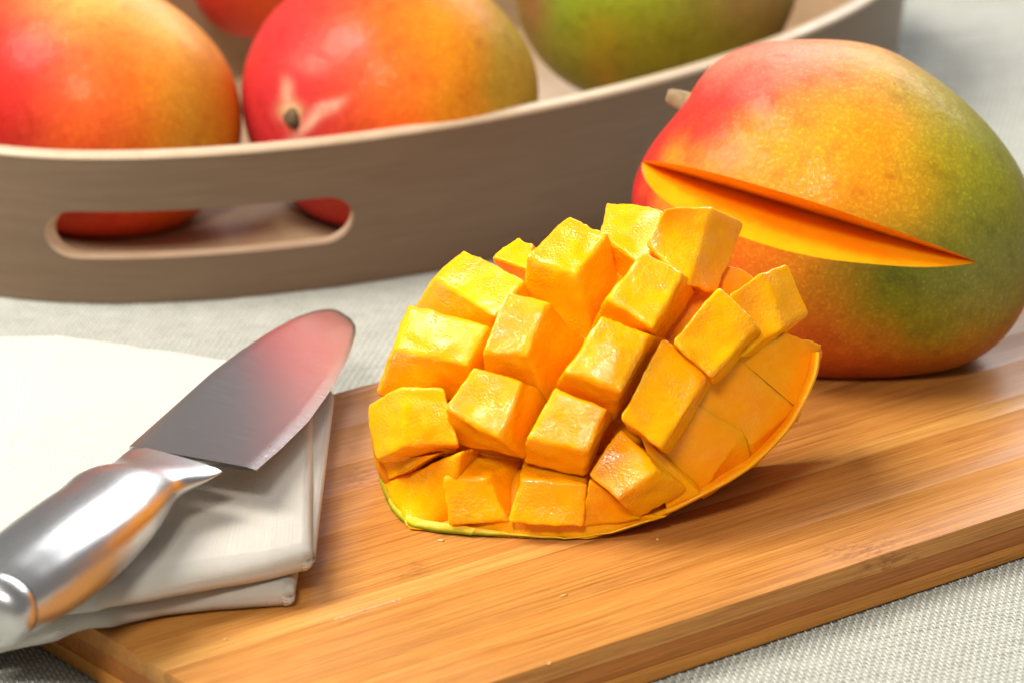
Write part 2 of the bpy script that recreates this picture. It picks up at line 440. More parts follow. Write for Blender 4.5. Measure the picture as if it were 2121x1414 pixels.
def hero_color(AB, V):
    return blend(AB, YEL, [
        (-170, -60, 190, 170, 0, ORG, 0.7), (-60, 150, 260, 90, 0, (0.80, 0.26, 0.004), 0.6),
        (-60, -330, 420, 130, -12, (0.62, 0.14, 0.015), 1.0),  # deeper orange underside, its shading put into the skin colour
        (-330, -250, 130, 200, 0, (0.70, 0.12, 0.012), 0.8),
        (-235, 265, 160, 62, 16, RED, 1.0), (-300, 190, 60, 70, 40, RED, 0.7),
        (-385, 110, 26, 120, -28, RED, 0.9), (-425, 20, 26, 90, 0, CRIM, 1.0),
        (-40, 315, 260, 55, -3, (0.70, 0.16, 0.10), 0.9),
        (170, 250, 160, 60, -32, (0.60, 0.27, 0.05), 0.8),
        (400, -60, 135, 300, 8, GRN, 1.0), (300, 40, 90, 200, 25, (0.38, 0.33, 0.012), 0.6),
        (240, -180, 190, 100, -8, GRN, 1.0), (150, -140, 120, 40, -5, DGRN, 0.55),
        (330, -150, 90, 110, 0, (0.22, 0.22, 0.05), 0.6),
        (330, -290, 180, 50, 25, BRN, 0.7), (-120, -340, 300, 60, -8, (0.38, 0.06, 0.008), 0.8),  # brown and dark red low down: shade painted into the skin
        (430, -60, 26, 300, 8, (0.40, 0.24, 0.06), 0.7)], V, 26, 60)
colr = hero_color(AB, V); V0 = V.copy()
skin = obj('skin', V, Fc, M_skin, None, recalc=True, col=colr)
# wedge: a hinge line inside the fruit and two planes opening towards the viewer
h0 = dep(1314, 331, wc_h-0.003); h1 = dep(2042, 549, wc_h-0.039)
hd = h1-h0; q0 = h0-hd*0.5; q1 = h1+hd*0.5
hdn = hd/np.linalg.norm(hd)
def perp(p): v = p-h0; return v-hdn*(v@hdn)
Uv = perp(dep(1700, 423, wc_h-0.052)); Lv = perp(dep(1690, 538, wc_h-0.050))
Uv *= 0.12/np.linalg.norm(Uv); Lv *= 0.12/np.linalg.norm(Lv)
cutter = obj('cutter', [q0, q0+Uv, q0+Lv, q1, q1+Uv, q1+Lv], [(0, 1, 2), (3, 5, 4), (0, 3, 4, 1), (1, 4, 5, 2), (2, 5, 3, 0)], M_cutface, None, smooth=False, recalc=True)
md = skin.modifiers.new('cut', 'BOOLEAN'); md.operation = 'DIFFERENCE'; md.object = cutter; md.solver = 'EXACT'
bpy.context.view_layer.update()
ev = skin.evaluated_get(bpy.context.evaluated_depsgraph_get())
cutm = bpy.data.meshes.new_from_object(ev)
nU = np.cross(hdn, Uv); nU /= np.linalg.norm(nU); nL = np.cross(hdn, Lv); nL /= np.linalg.norm(nL)
def split(me, name, keepcut, mat, parent):
    bm = bmesh.new(); bm.from_mesh(me)
    kill = []
    for f in bm.faces:
        on = True
        isU = all(abs((np.array(v.co)-h0)@nU) < 2e-5 for v in f.verts); isL = all(abs((np.array(v.co)-h0)@nL) < 2e-5 for v in f.verts)
        iscut = isU or isL
        if iscut != keepcut: kill.append(f)
    bmesh.ops.delete(bm, geom=kill, context='FACES')
    if keepcut:
        bmesh.ops.triangulate(bm, faces=bm.faces)
        for _ in range(3):
            bmesh.ops.subdivide_edges(bm, edges=[e for e in bm.edges if e.calc_length() > 0.004], cuts=1)
            bmesh.ops.triangulate(bm, faces=bm.faces)
    ofs = Vector(parent.location)
    for v in bm.verts: v.co -= ofs
    m2 = bpy.data.meshes.new(name); bm.to_mesh(m2); bm.free()
    m2.materials.clear(); m2.materials.append(mat)
    if not keepcut:
        kd = KDTree(len(V0)); 
        for i, p in enumerate(V0): kd.insert(p, i)
        kd.balance(); at_ = m2.color_attributes['Col'] if 'Col' in m2.color_attributes else m2.color_attributes.new('Col', 'FLOAT_COLOR', 'POINT')
        for i, v in enumerate(m2.vertices): at_.data[i].color = (*colr[kd.find(v.co+ofs)[1]], 1)
    m2.polygons.foreach_set('use_smooth', [not keepcut]*len(m2.polygons))
    o = bpy.data.objects.new(name, m2); scene.collection.objects.link(o); o.parent = parent
    return o
split(cutm, 'skin', False, M_skin, hero)
split(cutm, 'cut_flesh', True, M_cutface, hero)
bpy.data.objects.remove(skin); bpy.data.objects.remove(cutter)
def tube(name, P, r, mat, parent, n=14):
    P = [np.array(p, float) for p in P]; V = []
    for i, p in enumerate(P):
        d = P[min(i+1, len(P)-1)]-P[max(i-1, 0)]; d /= np.linalg.norm(d)
        a = np.cross(d, [0.1, 0.2, 1.0]); a /= np.linalg.norm(a); b = np.cross(d, a)
        for k in range(n):
            t = 2*math.pi*k/n; q = r[i]*(1+0.10*math.sin(3*t+i))
            V.append(p+a*math.cos(t)*q+b*math.sin(t)*q)
    F = [(i*n+k, i*n+(k+1) % n, (i+1)*n+(k+1) % n, (i+1)*n+k) for i in range(len(P)-1) for k in range(n)]
    F += [tuple(range(n)), tuple((len(P)-1)*n+k for k in range(n))]
    return obj(name, V, F, mat, parent, recalc=True)
tube('stem', [dep(1440, 225, wc_h), dep(1418, 212, wc_h), dep(1402, 204, wc_h), dep(1388, 199, wc_h), dep(1381, 197, wc_h)],
     [0.0044, 0.0034, 0.0029, 0.0026, 0.0017], M_stem, hero)

# ---------------------------------------------------------------- scored mango half turned inside out
cc = np.array([1220., 770.]); th0 = math.radians(15)
wg = proj(at(1170, 1112, ZB))[2]; DW = 0.043; WC = wg + 0.024
def off_at(x, y, k=1.0):
    dx, dy = x-cc[0], -(y-cc[1])
    u = dx*math.cos(th0)+dy*math.sin(th0); v = -dx*math.sin(th0)+dy*math.cos(th0)
    a, b = 490., (338. if v > 0 else 430.)
    if u > 0: a = 530.
    rho2 = (u/a)**2+(v/b)**2
    return DW*math.sqrt(max(0.0, k*k-rho2))
def cpt(x, y, d=0.0, k=1.0):
    p = dep(x, y, WC-off_at(x, y, k)+d)
    if p[2] < ZB+0.0006:
        p = at(x, y, ZB+0.0006)
    return p
half = thing('scored_mango_half', 'scored mango half turned inside out into rows of yellow cubes', 'cut mango', tuple(at(1200, 1000)))
N = 22
def cubegrid():
    g = np.linspace(-1, 1, N); g = np.sign(g)*np.abs(g)**0.75
    V = []; F = []
    for ax in range(3):
        for sg in (-1, 1):
            o = len(V)
            for a in g:
                for b in g:
                    p = [0, 0, 0]; p[ax] = sg; p[(ax+1) % 3] = a; p[(ax+2) % 3] = b; V.append(p)
            F += grid_faces(N, N, off=o)
    V = np.array(V, float)
    key = {}; idx = np.zeros(len(V), int); U = []
    for i, p in enumerate(np.round(V, 6)):
        t = tuple(p)
        if t not in key: key[t] = len(U); U.append(V[i])
        idx[i] = key[t]
    return np.array(U), [tuple(idx[list(f)]) for f in F]
CG, CF = cubegrid()
def block(name, outer, inner, mat, parent, rr=0.13, amp=0.0003, seed=0, bulge=0.0):
    """a cut piece of fruit: eight corners, outer face first, edges slightly rounded and ragged"""
    O = np.array(outer); I = np.array(inner)
    q = np.clip(CG, -(1-rr), 1-rr); d = CG-q; L = np.linalg.norm(d, axis=1, keepdims=True)
    P = q + rr*d/np.maximum(L, 1e-9)*np.minimum(1, L/rr*1.0)
    u = (P[:, 0]+1)/2; v = (P[:, 1]+1)/2; w = (P[:, 2]+1)/2     # w=1 outer
    def bil(Q): return ((1-u)*(1-v))[:, None]*Q[0] + (u*(1-v))[:, None]*Q[1] + (u*v)[:, None]*Q[2] + ((1-u)*v)[:, None]*Q[3]
    W = w[:, None]; X = bil(I)*(1-W)+bil(O)*W
    c = X.mean(axis=0)
    edge = np.sort(np.abs(CG), axis=1)[:, 1]      # near 1 at edges
    out = X.copy()
    for i, p in enumerate(X):
        n = p-c; n /= (np.linalg.norm(n)+1e-9)
        s = seed*3.7
        e = 2.1*fbm((p[0]+s, p[1], p[2]), 120, 2) + (0.22+2.2*edge[i]**14)*0.55*fbm((p[0]+s, p[1], p[2]), 700, 2)
        out[i] = p + n*(amp*e)
    if bulge:
        n = np.cross(O[1]-O[0], O[3]-O[0]); n /= np.linalg.norm(n)
        if n @ (O.mean(0)-I.mean(0)) < 0: n = -n
        out += n[None]*(bulge*(w*(1-(2*u-1)**2)*(1-(2*v-1)**2)))[:, None]
    return obj(name, out, CF, mat, parent, recalc=True)
SC = 7200.0
def cube(outer, shift, shrink=1.0, L=0.021, d=0.0, mat=None, inner=None, rr=0.13, name='flesh_cube', amp=0.00036, k=1.0, seed=[0], bulge=0.0, nrm=None):
    seed[0] += 1
    outer = [np.array(p, float) for p in outer]; c = sum(outer)/4
    dl = d if hasattr(d, '__len__') else [d]*4; O = [cpt(p[0], p[1], q_, k) for p, q_ in zip(outer, dl)]
    if nrm is not None:          # lay the outer face in a plane that leans the way the cut face does
        n_ = np.array(nrm, float); n_ /= np.linalg.norm(n_); cen_ = sum(O)/4
        O = [CAM+ray(p[0], p[1])*(((cen_-CAM)@n_)/(ray(p[0], p[1])@n_)) for p in outer]
    if inner is None:
        dp = math.sqrt(max(L*L-((shift[0]**2+shift[1]**2)/SC**2), 0.004**2))
        I = []
        for p, P in zip(outer, O):
            q = c+(p-c)*(shrink+0.08)+np.array(shift); w = proj(P)[2]+dp
            P2 = dep(q[0], q[1], w)
            if P2[2] < ZB+0.0006: P2 = dep(q[0], q[1], proj(at(q[0], q[1], ZB+0.0006))[2])
            I.append(P2)
    else:
        cx_ = sum(x for x, y in inner)/4; cy_ = sum(y for x, y in inner)/4; sw = 1.07 if name == 'flesh_cube' else 1.0
        inner = [(cx_+(x-cx_)*sw, cy_+(y-cy_)*sw) for x, y in inner]
        I = [dep(x, y, proj(P)[2]+L) for (x, y), P in zip(inner, O)]
        I = [p if p[2] > ZB+0.0006 else at(*proj(p)[:2], ZB+0.0006) for p in I]
    return block(name, O, I, mat or M_flesh, half, rr, amp, seed[0], bulge)
def zq(Q): return [(704+x/1.797, 373+y/1.797) for x, y in Q]
def piece(o, i_, L=0.016, d=0.0, **kw):
    cube(zq(o), None, inner=zq(i_), L=L, d=d, **kw)
# upper rows
piece([(665, 212), (718, 232), (700, 330), (560, 285)], [(700, 300), (760, 320), (740, 480), (640, 400)], 0.010, 0.012)
piece([(990, 80), (1208, 105), (1140, 330), (962, 200)], [(1060, 230), (1250, 240), (1170, 470), (1010, 400)], 0.012, [-0.002, -0.004, 0.010, 0.008])
piece([(1205, 108), (1385, 95), (1295, 400), (1135, 235)], [(1330, 120), (1503, 168), (1405, 410), (1250, 440)], 0.013, [-0.010, -0.012, 0.006, 0.006], rr=0.14)
piece([(460, 255), (690, 370), (575, 508), (350, 360)], [(440, 390), (720, 540), (570, 600), (285, 480)], 0.012, nrm=(-.32,-.40,.86))
piece([(850, 133), (1002, 200), (880, 352), (684, 285)], [(900, 330), (1045, 400), (950, 650), (688, 540)], 0.014, nrm=(-.16,-.52,.84))
piece([(1130, 262), (1282, 345), (1165, 555), (985, 440)], [(1190, 350), (1320, 420), (1185, 620), (930, 560)], 0.018, bulge=0.0004, nrm=(.02,-.68,.73))
piece([(1572, 345), (1448, 425), (1490, 656), (1655, 545)], [(1665, 317), (1540, 400), (1560, 650), (1738, 495)], 0.011, 0.006, bulge=-0.0008)
# middle rows
piece([(255, 455), (562, 540), (475, 690), (192, 628)], [(260, 560), (620, 660), (510, 830), (148, 800)], 0.014, bulge=0.0010, nrm=(-.38,-.56,.73))
piece([(620, 410), (775, 455), (700, 655), (525, 640)], [(700, 520), (905, 600), (790, 840), (560, 790)], 0.017, nrm=(-.12,-.76,.64))
piece([(975, 503), (1160, 575), (1045, 790), (830, 712)], [(990, 600), (1205, 600), (1020, 895), (795, 800)], 0.019, bulge=0.0010, nrm=(-.02,-.80,.60))
piece([(1410, 395), (1556, 546), (1382, 736), (1235, 600)], [(1440, 450), (1580, 590), (1400, 760), (1262, 650)], 0.016, bulge=-0.0005, nrm=(.30,-.76,.56))
piece([(495, 688), (682, 746), (596, 966), (390, 850)], [(560, 780), (785, 805), (695, 1030), (430, 975)], 0.015, bulge=-0.0006, nrm=(-.16,-.82,.55))
piece([(800, 770), (992, 852), (925, 1010), (690, 962)], [(820, 860), (1012, 880), (912, 1100), (690, 1050)], 0.014, nrm=(-.09,-.87,.49))
piece([(1200, 590), (1376, 716), (1196, 1003), (1045, 880)], [(1260, 640), (1400, 770), (1222, 1010), (1080, 940)], 0.015, bulge=-0.0004, nrm=(.24,-.82,.52))
# lower rows
piece([(228, 762), (392, 768), (447, 985), (242, 988)], [(108, 840), (300, 790), (430, 1018), (134, 1048)], 0.016, nrm=(-.22,-.90,.36))
piece([(158, 1128), (450, 1008), (412, 1275), (248, 1285)], [(200, 1120), (520, 990), (460, 1230), (300, 1240)], 0.016, bulge=0.0006)
piece([(382, 1100), (546, 1108), (628, 1268), (404, 1285)], [(452, 1008), (680, 1040), (650, 1230), (440, 1200)], 0.013, nrm=(-.12,-.96,.22))
piece([(672, 1108), (922, 1130), (903, 1290), (628, 1272)], [(690, 1033), (918, 1075), (918, 1200), (680, 1200)], 0.012, nrm=(-.02,-.95,.30))
piece([(1042, 916), (1188, 1075), (1036, 1186), (924, 1090)], [(1140, 1010), (1287, 1150), (1112, 1254), (1000, 1170)], 0.013, nrm=(-.05,-.78,.62))
RP = dict(name='rim_piece')
piece([(925, 1113), (975, 1145), (1125, 1262), (902, 1292)], [(960, 1090), (1060, 1140), (1150, 1230), (930, 1240)], 0.010, 0.001, **RP)
piece([(133, 1045), (360, 1020), (240, 1085), (157, 1125)], [(180, 1010), (440, 990), (330, 1080), (200, 1130)], 0.012, 0.003, **RP)
piece([(235, 1268), (640, 1255), (650, 1326), (262, 1296)], [(300, 1220), (640, 1200), (680, 1310), (300, 1290)], 0.010, 0.002, **RP)
piece([(615, 1258), (915, 1280), (935, 1334), (640, 1326)], [(640, 1200), (900, 1210), (950, 1320), (680, 1310)], 0.010, 0.002, **RP)
piece([(895, 1285), (1120, 1250), (1225, 1248), (930, 1336)], [(900, 1220), (1120, 1180), (1240, 1230), (960, 1320)], 0.010, 0.002, **RP)
piece([(1110, 935), (1344, 1174), (1218, 1232), (1170, 1080)], [(1150, 940), (1370, 1150), (1250, 1230), (1150, 1080)], 0.010, 0.005, **RP)
# uncut rim shelf on the right
def shelf(o, i_, L=0.008, d=0.010):
    piece(o, i_, L, d, mat=M_shelf, rr=0.035, name='rim_piece', amp=0.00025)
shelf([(1290, 800), (1500, 935), (1345, 1174), (1190, 1000)], [(1320, 860), (1542, 1062), (1354, 1184), (1230, 1060)])
shelf([(1470, 650), (1702, 848), (1532, 985), (1270, 810)], [(1490, 690), (1698, 902), (1546, 1066), (1330, 880)])
shelf([(1660, 568), (1794, 610), (1704, 850), (1470, 650)], [(1660, 600), (1796, 655), (1702, 905), (1500, 700)])
# inner body of flesh behind the cubes
cb = np.array([1215., 800.])
bout = [(1640, 745), (1615, 700), (1585, 640), (1566, 562), (1520, 545), (1480, 560), (1400, 540), (1300, 545), (1200, 560), (1100, 590), (1000, 620), (920, 660), (860, 720), (815, 800), (790, 880), (785, 960),
        (806, 1040), (850, 1088), (940, 1098), (1040, 1105), (1160, 1110), (1280, 1096), (1370, 1060), (1440, 1005), (1530, 935), (1595, 865), (1630, 800)]
Rb = periodic(bout, cb)
def core():
    nu, nv = 200, 70; V = np.zeros((nu, nv, 3))
    for i in range(nu):
        a = -math.pi+2*math.pi*i/nu; rr = float(Rb(a))
        for j in range(nv):
            t = j/(nv-1)*2       # 0..1 front, 1..2 back
            f = math.sin(min(t, 2-t)*math.pi/2)
            x = cb[0]+rr*f*math.cos(a); y = cb[1]-rr*f*math.sin(a)
            rim = off_at(x, y)-0.010
            lowr = min(1.0, max(0.0, (-math.sin(a)+0.15)/0.4)); g6 = f**6*lowr*(1.0 if math.cos(a) < 0.55 else max(0.0, 1-(math.cos(a)-0.55)*4)); front = off_at(x, y, 1.0)-0.0225*(1-g6)-0.009*g6
            z = front if t <= 1 else front-0.030*math.sqrt(max(0, 1-f*f))
            p = dep(x, y, WC-z)
            if p[2] < ZB+0.0004: p = at(x, y, ZB+0.0004)
            V[i, j] = p
    V = V.reshape(-1, 3)
    return lumpy(V, V.mean(0), 0.0007, 90), grid_faces(nu, nv, True)
V, Fc = core()
V[:, 2] = np.maximum(V[:, 2], ZB+0.0003)
obj('flesh_body', V, Fc, M_core, half, recalc=True)
# continuous shell of flesh that the pieces grow out of, up to the cut rim
RIM = [(764, 870), (770, 930), (783, 985), (793, 1020), (806, 1052), (824, 1074), (850, 1092), (900, 1102), (960, 1107), (1040, 1111), (1120, 1115), (1190, 1116), (1270, 1106), (1350, 1078), (1400, 1058), (1452, 1031), (1510, 1000), (1562, 966),
       (1605, 925), (1641, 884), (1672, 830), (1697, 770), (1702, 722)]
def resamp(line, n, k=9):
    L = np.array(line, float); s = np.concatenate([[0], np.cumsum(np.hypot(*(np.diff(L, axis=0).T)))])
    t = np.linspace(0, s[-1], n); X = np.interp(t, s, L[:, 0]); Y = np.interp(t, s, L[:, 1]); kk = np.ones(k)/k; h = k//2
    return np.convolve(np.pad(X, h, 'edge'), kk, 'valid'), np.convolve(np.pad(Y, h, 'edge'), kk, 'valid')
def shell():
    n = 240; X, Y = resamp(RIM, n); V = []
    st = [(8, 0.022), (2, 0.010), (0.5, 0.0035), (2, 0.0008), (6, 0.0), (14, 0.0006), (26, 0.0022), (42, 0.0045), (62, 0.0065), (90, 0.0090), (125, 0.013), (165, 0.018)]
    for i in range(n):
        nx, ny = X[i]-1215, Y[i]-770; ln = math.hypot(nx, ny); nx /= ln; ny /= ln
        for q, d in st:
            x = X[i]-nx*q; y = Y[i]-ny*q; rs = min(1.0, max(0.0, (X[i]-1300)/120.0)); ls = min(1.0, max(0.0, (850-X[i])/60.0)); ramp_ = min(1.0, q/22.0); p = dep(x, y, WC-off_at(x, y)+d*(1+1.1*rs)+0.0016+0.0060*ramp_*ls+0.0075*ramp_*rs)
            if p[2] < ZB+0.0004: p = at(x, y, ZB+0.0004) if q < 10 else np.array([p[0], p[1], ZB+0.0004])
            V.append(p+FW*(0.0005*fbm(p, 220, 2)))
    obj('flesh_rim', V, grid_faces(n, len(st)), M_shelf, half, recalc=True)
shell()
# green peel seen as a thin ragged band along the lower edge
def peel():
    line = [(783, 985), (793, 1020), (806, 1052), (824, 1074), (850, 1092), (900, 1102), (960, 1107), (1040, 1111), (1120, 1115), (1190, 1116), (1270, 1106), (1350, 1078),]
    L = np.array(line, float)
    s = np.concatenate([[0], np.cumsum(np.hypot(*(np.diff(L, axis=0).T)))]); n = 260
    t = np.linspace(0, s[-1], n); X = np.interp(t, s, L[:, 0]); Y = np.interp(t, s, L[:, 1])
    kk = np.ones(9)/9; X = np.convolve(np.pad(X, 4, 'edge'), kk, 'valid'); Y = np.convolve(np.pad(Y, 4, 'edge'), kk, 'valid')
    V = []; C = []
    for i in range(n):
        f = i/(n-1); rag = 1.5+3.5*(abs(math.sin(X[i]/62.0))**0.5-0.6)+1.2*noise.noise(Vector((X[i]*0.03, 0, 0)))
        hgt = 22*math.exp(-((X[i]-890)/140)**2)+3
        nx = (X[i]-1215); ny = (Y[i]-780); ln = math.hypot(nx, ny); nx /= ln; ny /= ln
        base = cpt(X[i]-nx*rag, Y[i]-ny*rag, 0.0); w = proj(base)[2]
        inn = dep(X[i]-nx*(rag+hgt), Y[i]-ny*(rag+hgt), w-0.0004)
        mid = dep(X[i]-nx*(rag+hgt*0.45), Y[i]-ny*(rag+hgt*0.45), w-0.0009)
        lo = dep(X[i]-nx*rag, Y[i]-ny*rag, w-0.0005)
        bk = dep(X[i]-nx*(rag+6), Y[i]-ny*(rag+6), w+0.012)
        for q, g in ((inn, 0.0), (mid, 0.55), (lo, 1.0), (bk, 1.0)):
            if q[2] < ZB+0.0002: q = np.array(q); q[2] = ZB+0.0002
            V.append(q)
            gg = g*max(0.12, min(1.0, 1.35-abs(X[i]-900)/260)) if X[i] < 1500 else g*0.35
            C.append(np.array((0.90, 0.50, 0.02))*(1-gg)+np.array((0.20, 0.30, 0.012))*gg)
    obj('peel', V, grid_faces(n, 4), M_peel, half, col=np.array(C), recalc=True)
peel()

# ---------------------------------------------------------------- oval tray
TC = np.array([-0.03, 0.25]); TT = math.radians(42); TA, TB, TH, TW = 0.2267, 0.1192, 0.052, 0.0068
tray = thing('oval_tray', 'oval taupe wooden tray with a slot handle, filled with mangoes', 'tray', (TC[0], TC[1], 0))
def ell(phi, da):
    x = (TA+da)*math.cos(phi); y = (TB+da)*math.sin(phi)
    return np.array([TC[0]+x*math.cos(TT)-y*math.sin(TT), TC[1]+x*math.sin(TT)+y*math.cos(TT)])
NS = 2000
ph = np.linspace(0, 2*math.pi, NS+1); E = np.array([ell(p, 0) for p in ph]); SL = np.concatenate([[0], np.cumsum(np.linalg.norm(np.diff(E, axis=0), axis=1))]); TOT = SL[-1]
def phi_s(s): return np.interp(s % TOT, SL, ph)
def wallpt(s, z, depth):        # depth 0 outside .. TW inside; walls flare slightly
    return np.array([*ell(phi_s(s), -0.0055*(1-z/TH)-depth), z])
def s_of_px(x, y, z):
    p = at(x, y, z)[:2]; return SL[np.argmin(np.linalg.norm(E-p, axis=1))]
sa = s_of_px(102, 470, 0.030); sb = s_of_px(733, 455, 0.030)
if sb < sa: sb += TOT
sa -= 0.0045; sb += 0.0055
zt, zb_ = 0.0335, 0.0165
def slot_outline(n=14):
    r = (zt-zb_)/2; pts = []
    for k in range(n+1):
        t = -math.pi/2+math.pi*k/n; pts.append((sb-r*1.3+r*1.3*math.cos(t), (zt+zb_)/2+r*math.sin(t)))
    for k in range(n+1):
        t = math.pi/2+math.pi*k/n; pts.append((sa+r*1.3+r*1.3*math.cos(t), (zt+zb_)/2+r*math.sin(t)))
    # straight runs subdivided so that they follow the curve
    out = []
    for i, p in enumerate(pts):
        q = pts[(i+1) % len(pts)]; m = max(1, int(abs(q[0]-p[0])/0.004))
        for j in range(m): out.append((p[0]+(q[0]-p[0])*j/m, p[1]+(q[1]-p[1])*j/m))
    return out
slot = slot_outline()
def tray_wall():
    lo, hi = sa-0.012, sb+0.012
    # panel with the slot, triangulated in (s, z)
    bnd = []
    ns = int((hi-lo)/0.004); nz = 8; z0, z1 = 0.0, TH
    ss = np.linspace(lo, hi, ns+1); zz = np.linspace(z0, z1, nz+1)
    for s in ss: bnd.append((s, z0))
    for z in zz[1:]: bnd.append((hi, z))
    for s in ss[::-1][1:]: bnd.append((s, z1))
    for z in zz[::-1][1:-1]: bnd.append((lo, z))
    pts = [Vector(p) for p in bnd+slot]; nb = len(bnd); nsl = len(slot)
    ed = [(i, (i+1) % nb) for i in range(nb)]+[(nb+i, nb+(i+1) % nsl) for i in range(nsl)]
    for s in ss[1:-1]:
        for z in zz[1:-1]:
            r = (zt-zb_)/2
            if not (sa-0.002 < s < sb+0.002 and zb_-0.002 < z < zt+0.002): pts.append(Vector((s, z)))
    co, _, fa, *_r = geometry.delaunay_2d_cdt(pts, ed, [], 0, 1e-7)
    poly = slot
    def inside(x, y):
        c = False; j = len(poly)-1
        for i in range(len(poly)):
            if ((poly[i][1] > y) != (poly[j][1] > y)) and x < (poly[j][0]-poly[i][0])*(y-poly[i][1])/(poly[j][1]-poly[i][1])+poly[i][0]: c = not c
            j = i
        return c
    fa = [f for f in fa if not inside(sum(co[i][0] for i in f)/3, sum(co[i][1] for i in f)/3)]
    V = []; F = []; mi = []
    n = len(co)
    for p in co: V.append(wallpt(p[0], p[1], 0))
    for p in co: V.append(wallpt(p[0], p[1], TW))
    for f in fa:
        F.append(tuple(f)); mi.append(0); F.append(tuple(i+n for i in reversed(f))); mi.append(1)
    # rim of the slot (finer rounding with three rows)
    sp = [min(range(n), key=lambda i: (co[i][0]-p[0])**2+(co[i][1]-p[1])**2) for p in slot]
    for i in range(nsl):
        a, b = sp[i], sp[(i+1) % nsl]
        if a != b: F.append((a, b, b+n, a+n)); mi.append(2)
    # the rest of the ring
    off = len(V); m = 260; rs = np.linspace(hi, lo+TOT, m)
    for s in rs:
        for z in zz: V.append(wallpt(s, z, 0))
    k = nz+1; F1 = grid_faces(m, k, off=off); F += F1; mi += [0]*len(F1); off2 = len(V)
    for s in rs:
        for z in zz: V.append(wallpt(s, z, TW))
    F1 = grid_faces(m, k, off=off2); F += F1; mi += [1]*len(F1)
    o = obj('tray_wall', V, F, None, tray, mats=[M_trayout, M_trayin, M_trayply], midx=mi, recalc=False, sharp=40)
    # rounded rim of pale ply
    V = []; F = []; m = 400; pr = [(0.0, 0.0002), (0.0, 0.0012), (0.0012, 0.0019), (TW/2, 0.0021), (TW-0.0012, 0.0019), (TW, 0.0012), (TW, 0.0002)]
    for i in range(m):
        s = TOT*i/m
        for d, h in pr: p = wallpt(s, TH, d+ (0.00015 if d > TW/2 else -0.00015)*1.0); p[2] = TH+h; V.append(p)
    obj('rim', V, grid_faces(m, len(pr), True), M_trayply, tray, recalc=False)
    V = []; m = 160
    for i in range(m):
        s = TOT*i/m; a = wallpt(s, 0.0, TW-0.0005); V.append((a[0], a[1], 0.007))
    for i in range(m):
        s = TOT*i/m; a = wallpt(s, 0.0, TW-0.0005); V.append((a[0], a[1], 0.001))
    F = [tuple(range(m))]+[tuple(range(2*m-1, m-1, -1))]+[(i, m+i, m+(i+1) % m, (i+1) % m) for i in range(m)]
    obj('tray_floor', V, F, M_trayin, tray, smooth=False)
tray_wall()

def fruit(c, outline, contact, depth, label, base, blobs, freq=40, ang=None):
    c = np.array(c, float); Rf = periodic(outline, c)
    g = at(contact[0], contact[1], 0.0075); w = proj(g)[2]+depth*0.25
    t = thing('whole_mango', label, 'mango', tuple(at(c[0], c[1]+40, 0.02)), 'whole mangoes')
    V, Fc, AB = body(c, Rf, w, depth, 120, 72)
    V = lumpy(V, V.mean(0), 0.0008, 25)
    V[:, 2] = np.maximum(V[:, 2], 0.0073)
    col = blend(AB, base, blobs, V, 22, freq)
    obj('skin', V, Fc, M_skin, t, recalc=True, col=col)
    return t, w, c
def oval(c, rx, ry, rot, n=36, egg=0.0):
    out = []
    for k in range(n):
        a = 2*math.pi*k/n; x = rx*math.cos(a)*(1+egg*math.cos(a)); y = ry*math.sin(a)*(1+egg*0.5*math.cos(a))
        r = math.radians(rot); out.append((c[0]+x*math.cos(r)+y*math.sin(r), c[1]-(-x*math.sin(r)+y*math.cos(r))))
    return out
O1 = (0.74, 0.19, 0.006)
fruit((190, 225), oval((190, 225), 318, 268, 22), (215, 495), 0.048, 'red mango turning orange, leftmost in the tray', O1, [
    (-150, -60, 150, 220, -12, (0.52, 0.013, 0.013), 1.0), (-190, 120, 130, 130, 0, (0.52, 0.018, 0.012), 0.9), (-90, -150, 60, 60, 0, (0.58, 0.05, 0.04), 0.6),
    (120, 190, 160, 60, -20, (0.85, 0.40, 0.09), 0.8), (250, -60, 60, 200, 0, (0.62, 0.26, 0.02), 0.8), (20, -10, 60, 200, -18, (0.80, 0.12, 0.015), 0.6),
    (-60, -230, 240, 60, 0, (0.62, 0.05, 0.02), 0.8)])
t2m, w2, c2 = fruit((808, 205), oval((808, 205), 308, 282, 5), (680, 486), 0.052, 'red mango with a pale stem scar facing out, in the middle of the tray', (0.54, 0.028, 0.018), [
    (-190, -60, 130, 190, 0, (0.48, 0.022, 0.026), 0.8), (60, -20, 90, 260, 8, (0.68, 0.10, 0.008), 0.9), (180, -20, 75, 300, 6, (0.70, 0.22, 0.008), 1.0), (270, -20, 50, 300, 4, (0.50, 0.28, 0.02), 1.0),
    (-150, 60, 25, 18, 0, (0.75, 0.14, 0.10), 0.5), (-70, 90, 25, 18, 0, (0.75, 0.14, 0.10), 0.5),  # two small pinkish highlights painted as colour
    (-150, -62, 34, 9, 30, (0.72, 0.36, 0.24), 0.7), (-118, -28, 22, 7, 20, (0.74, 0.40, 0.28), 0.6), (-200, -40, 17, 13, 0, (0.60, 0.42, 0.20), 1.0), (-205, -5, 8, 18, 0, (0.68, 0.32, 0.2), 0.6)])  # two streak highlights painted as colour, then the pale stem scar
fruit((520, -70), oval((520, -70), 130, 150, 0), (520, 260), 0.036, 'small red mango squeezed behind the other two red mangoes, top edge', (0.50, 0.028, 0.012), [
    (60, -60, 50, 80, 0, (0.80, 0.12, 0.02), 0.6)])
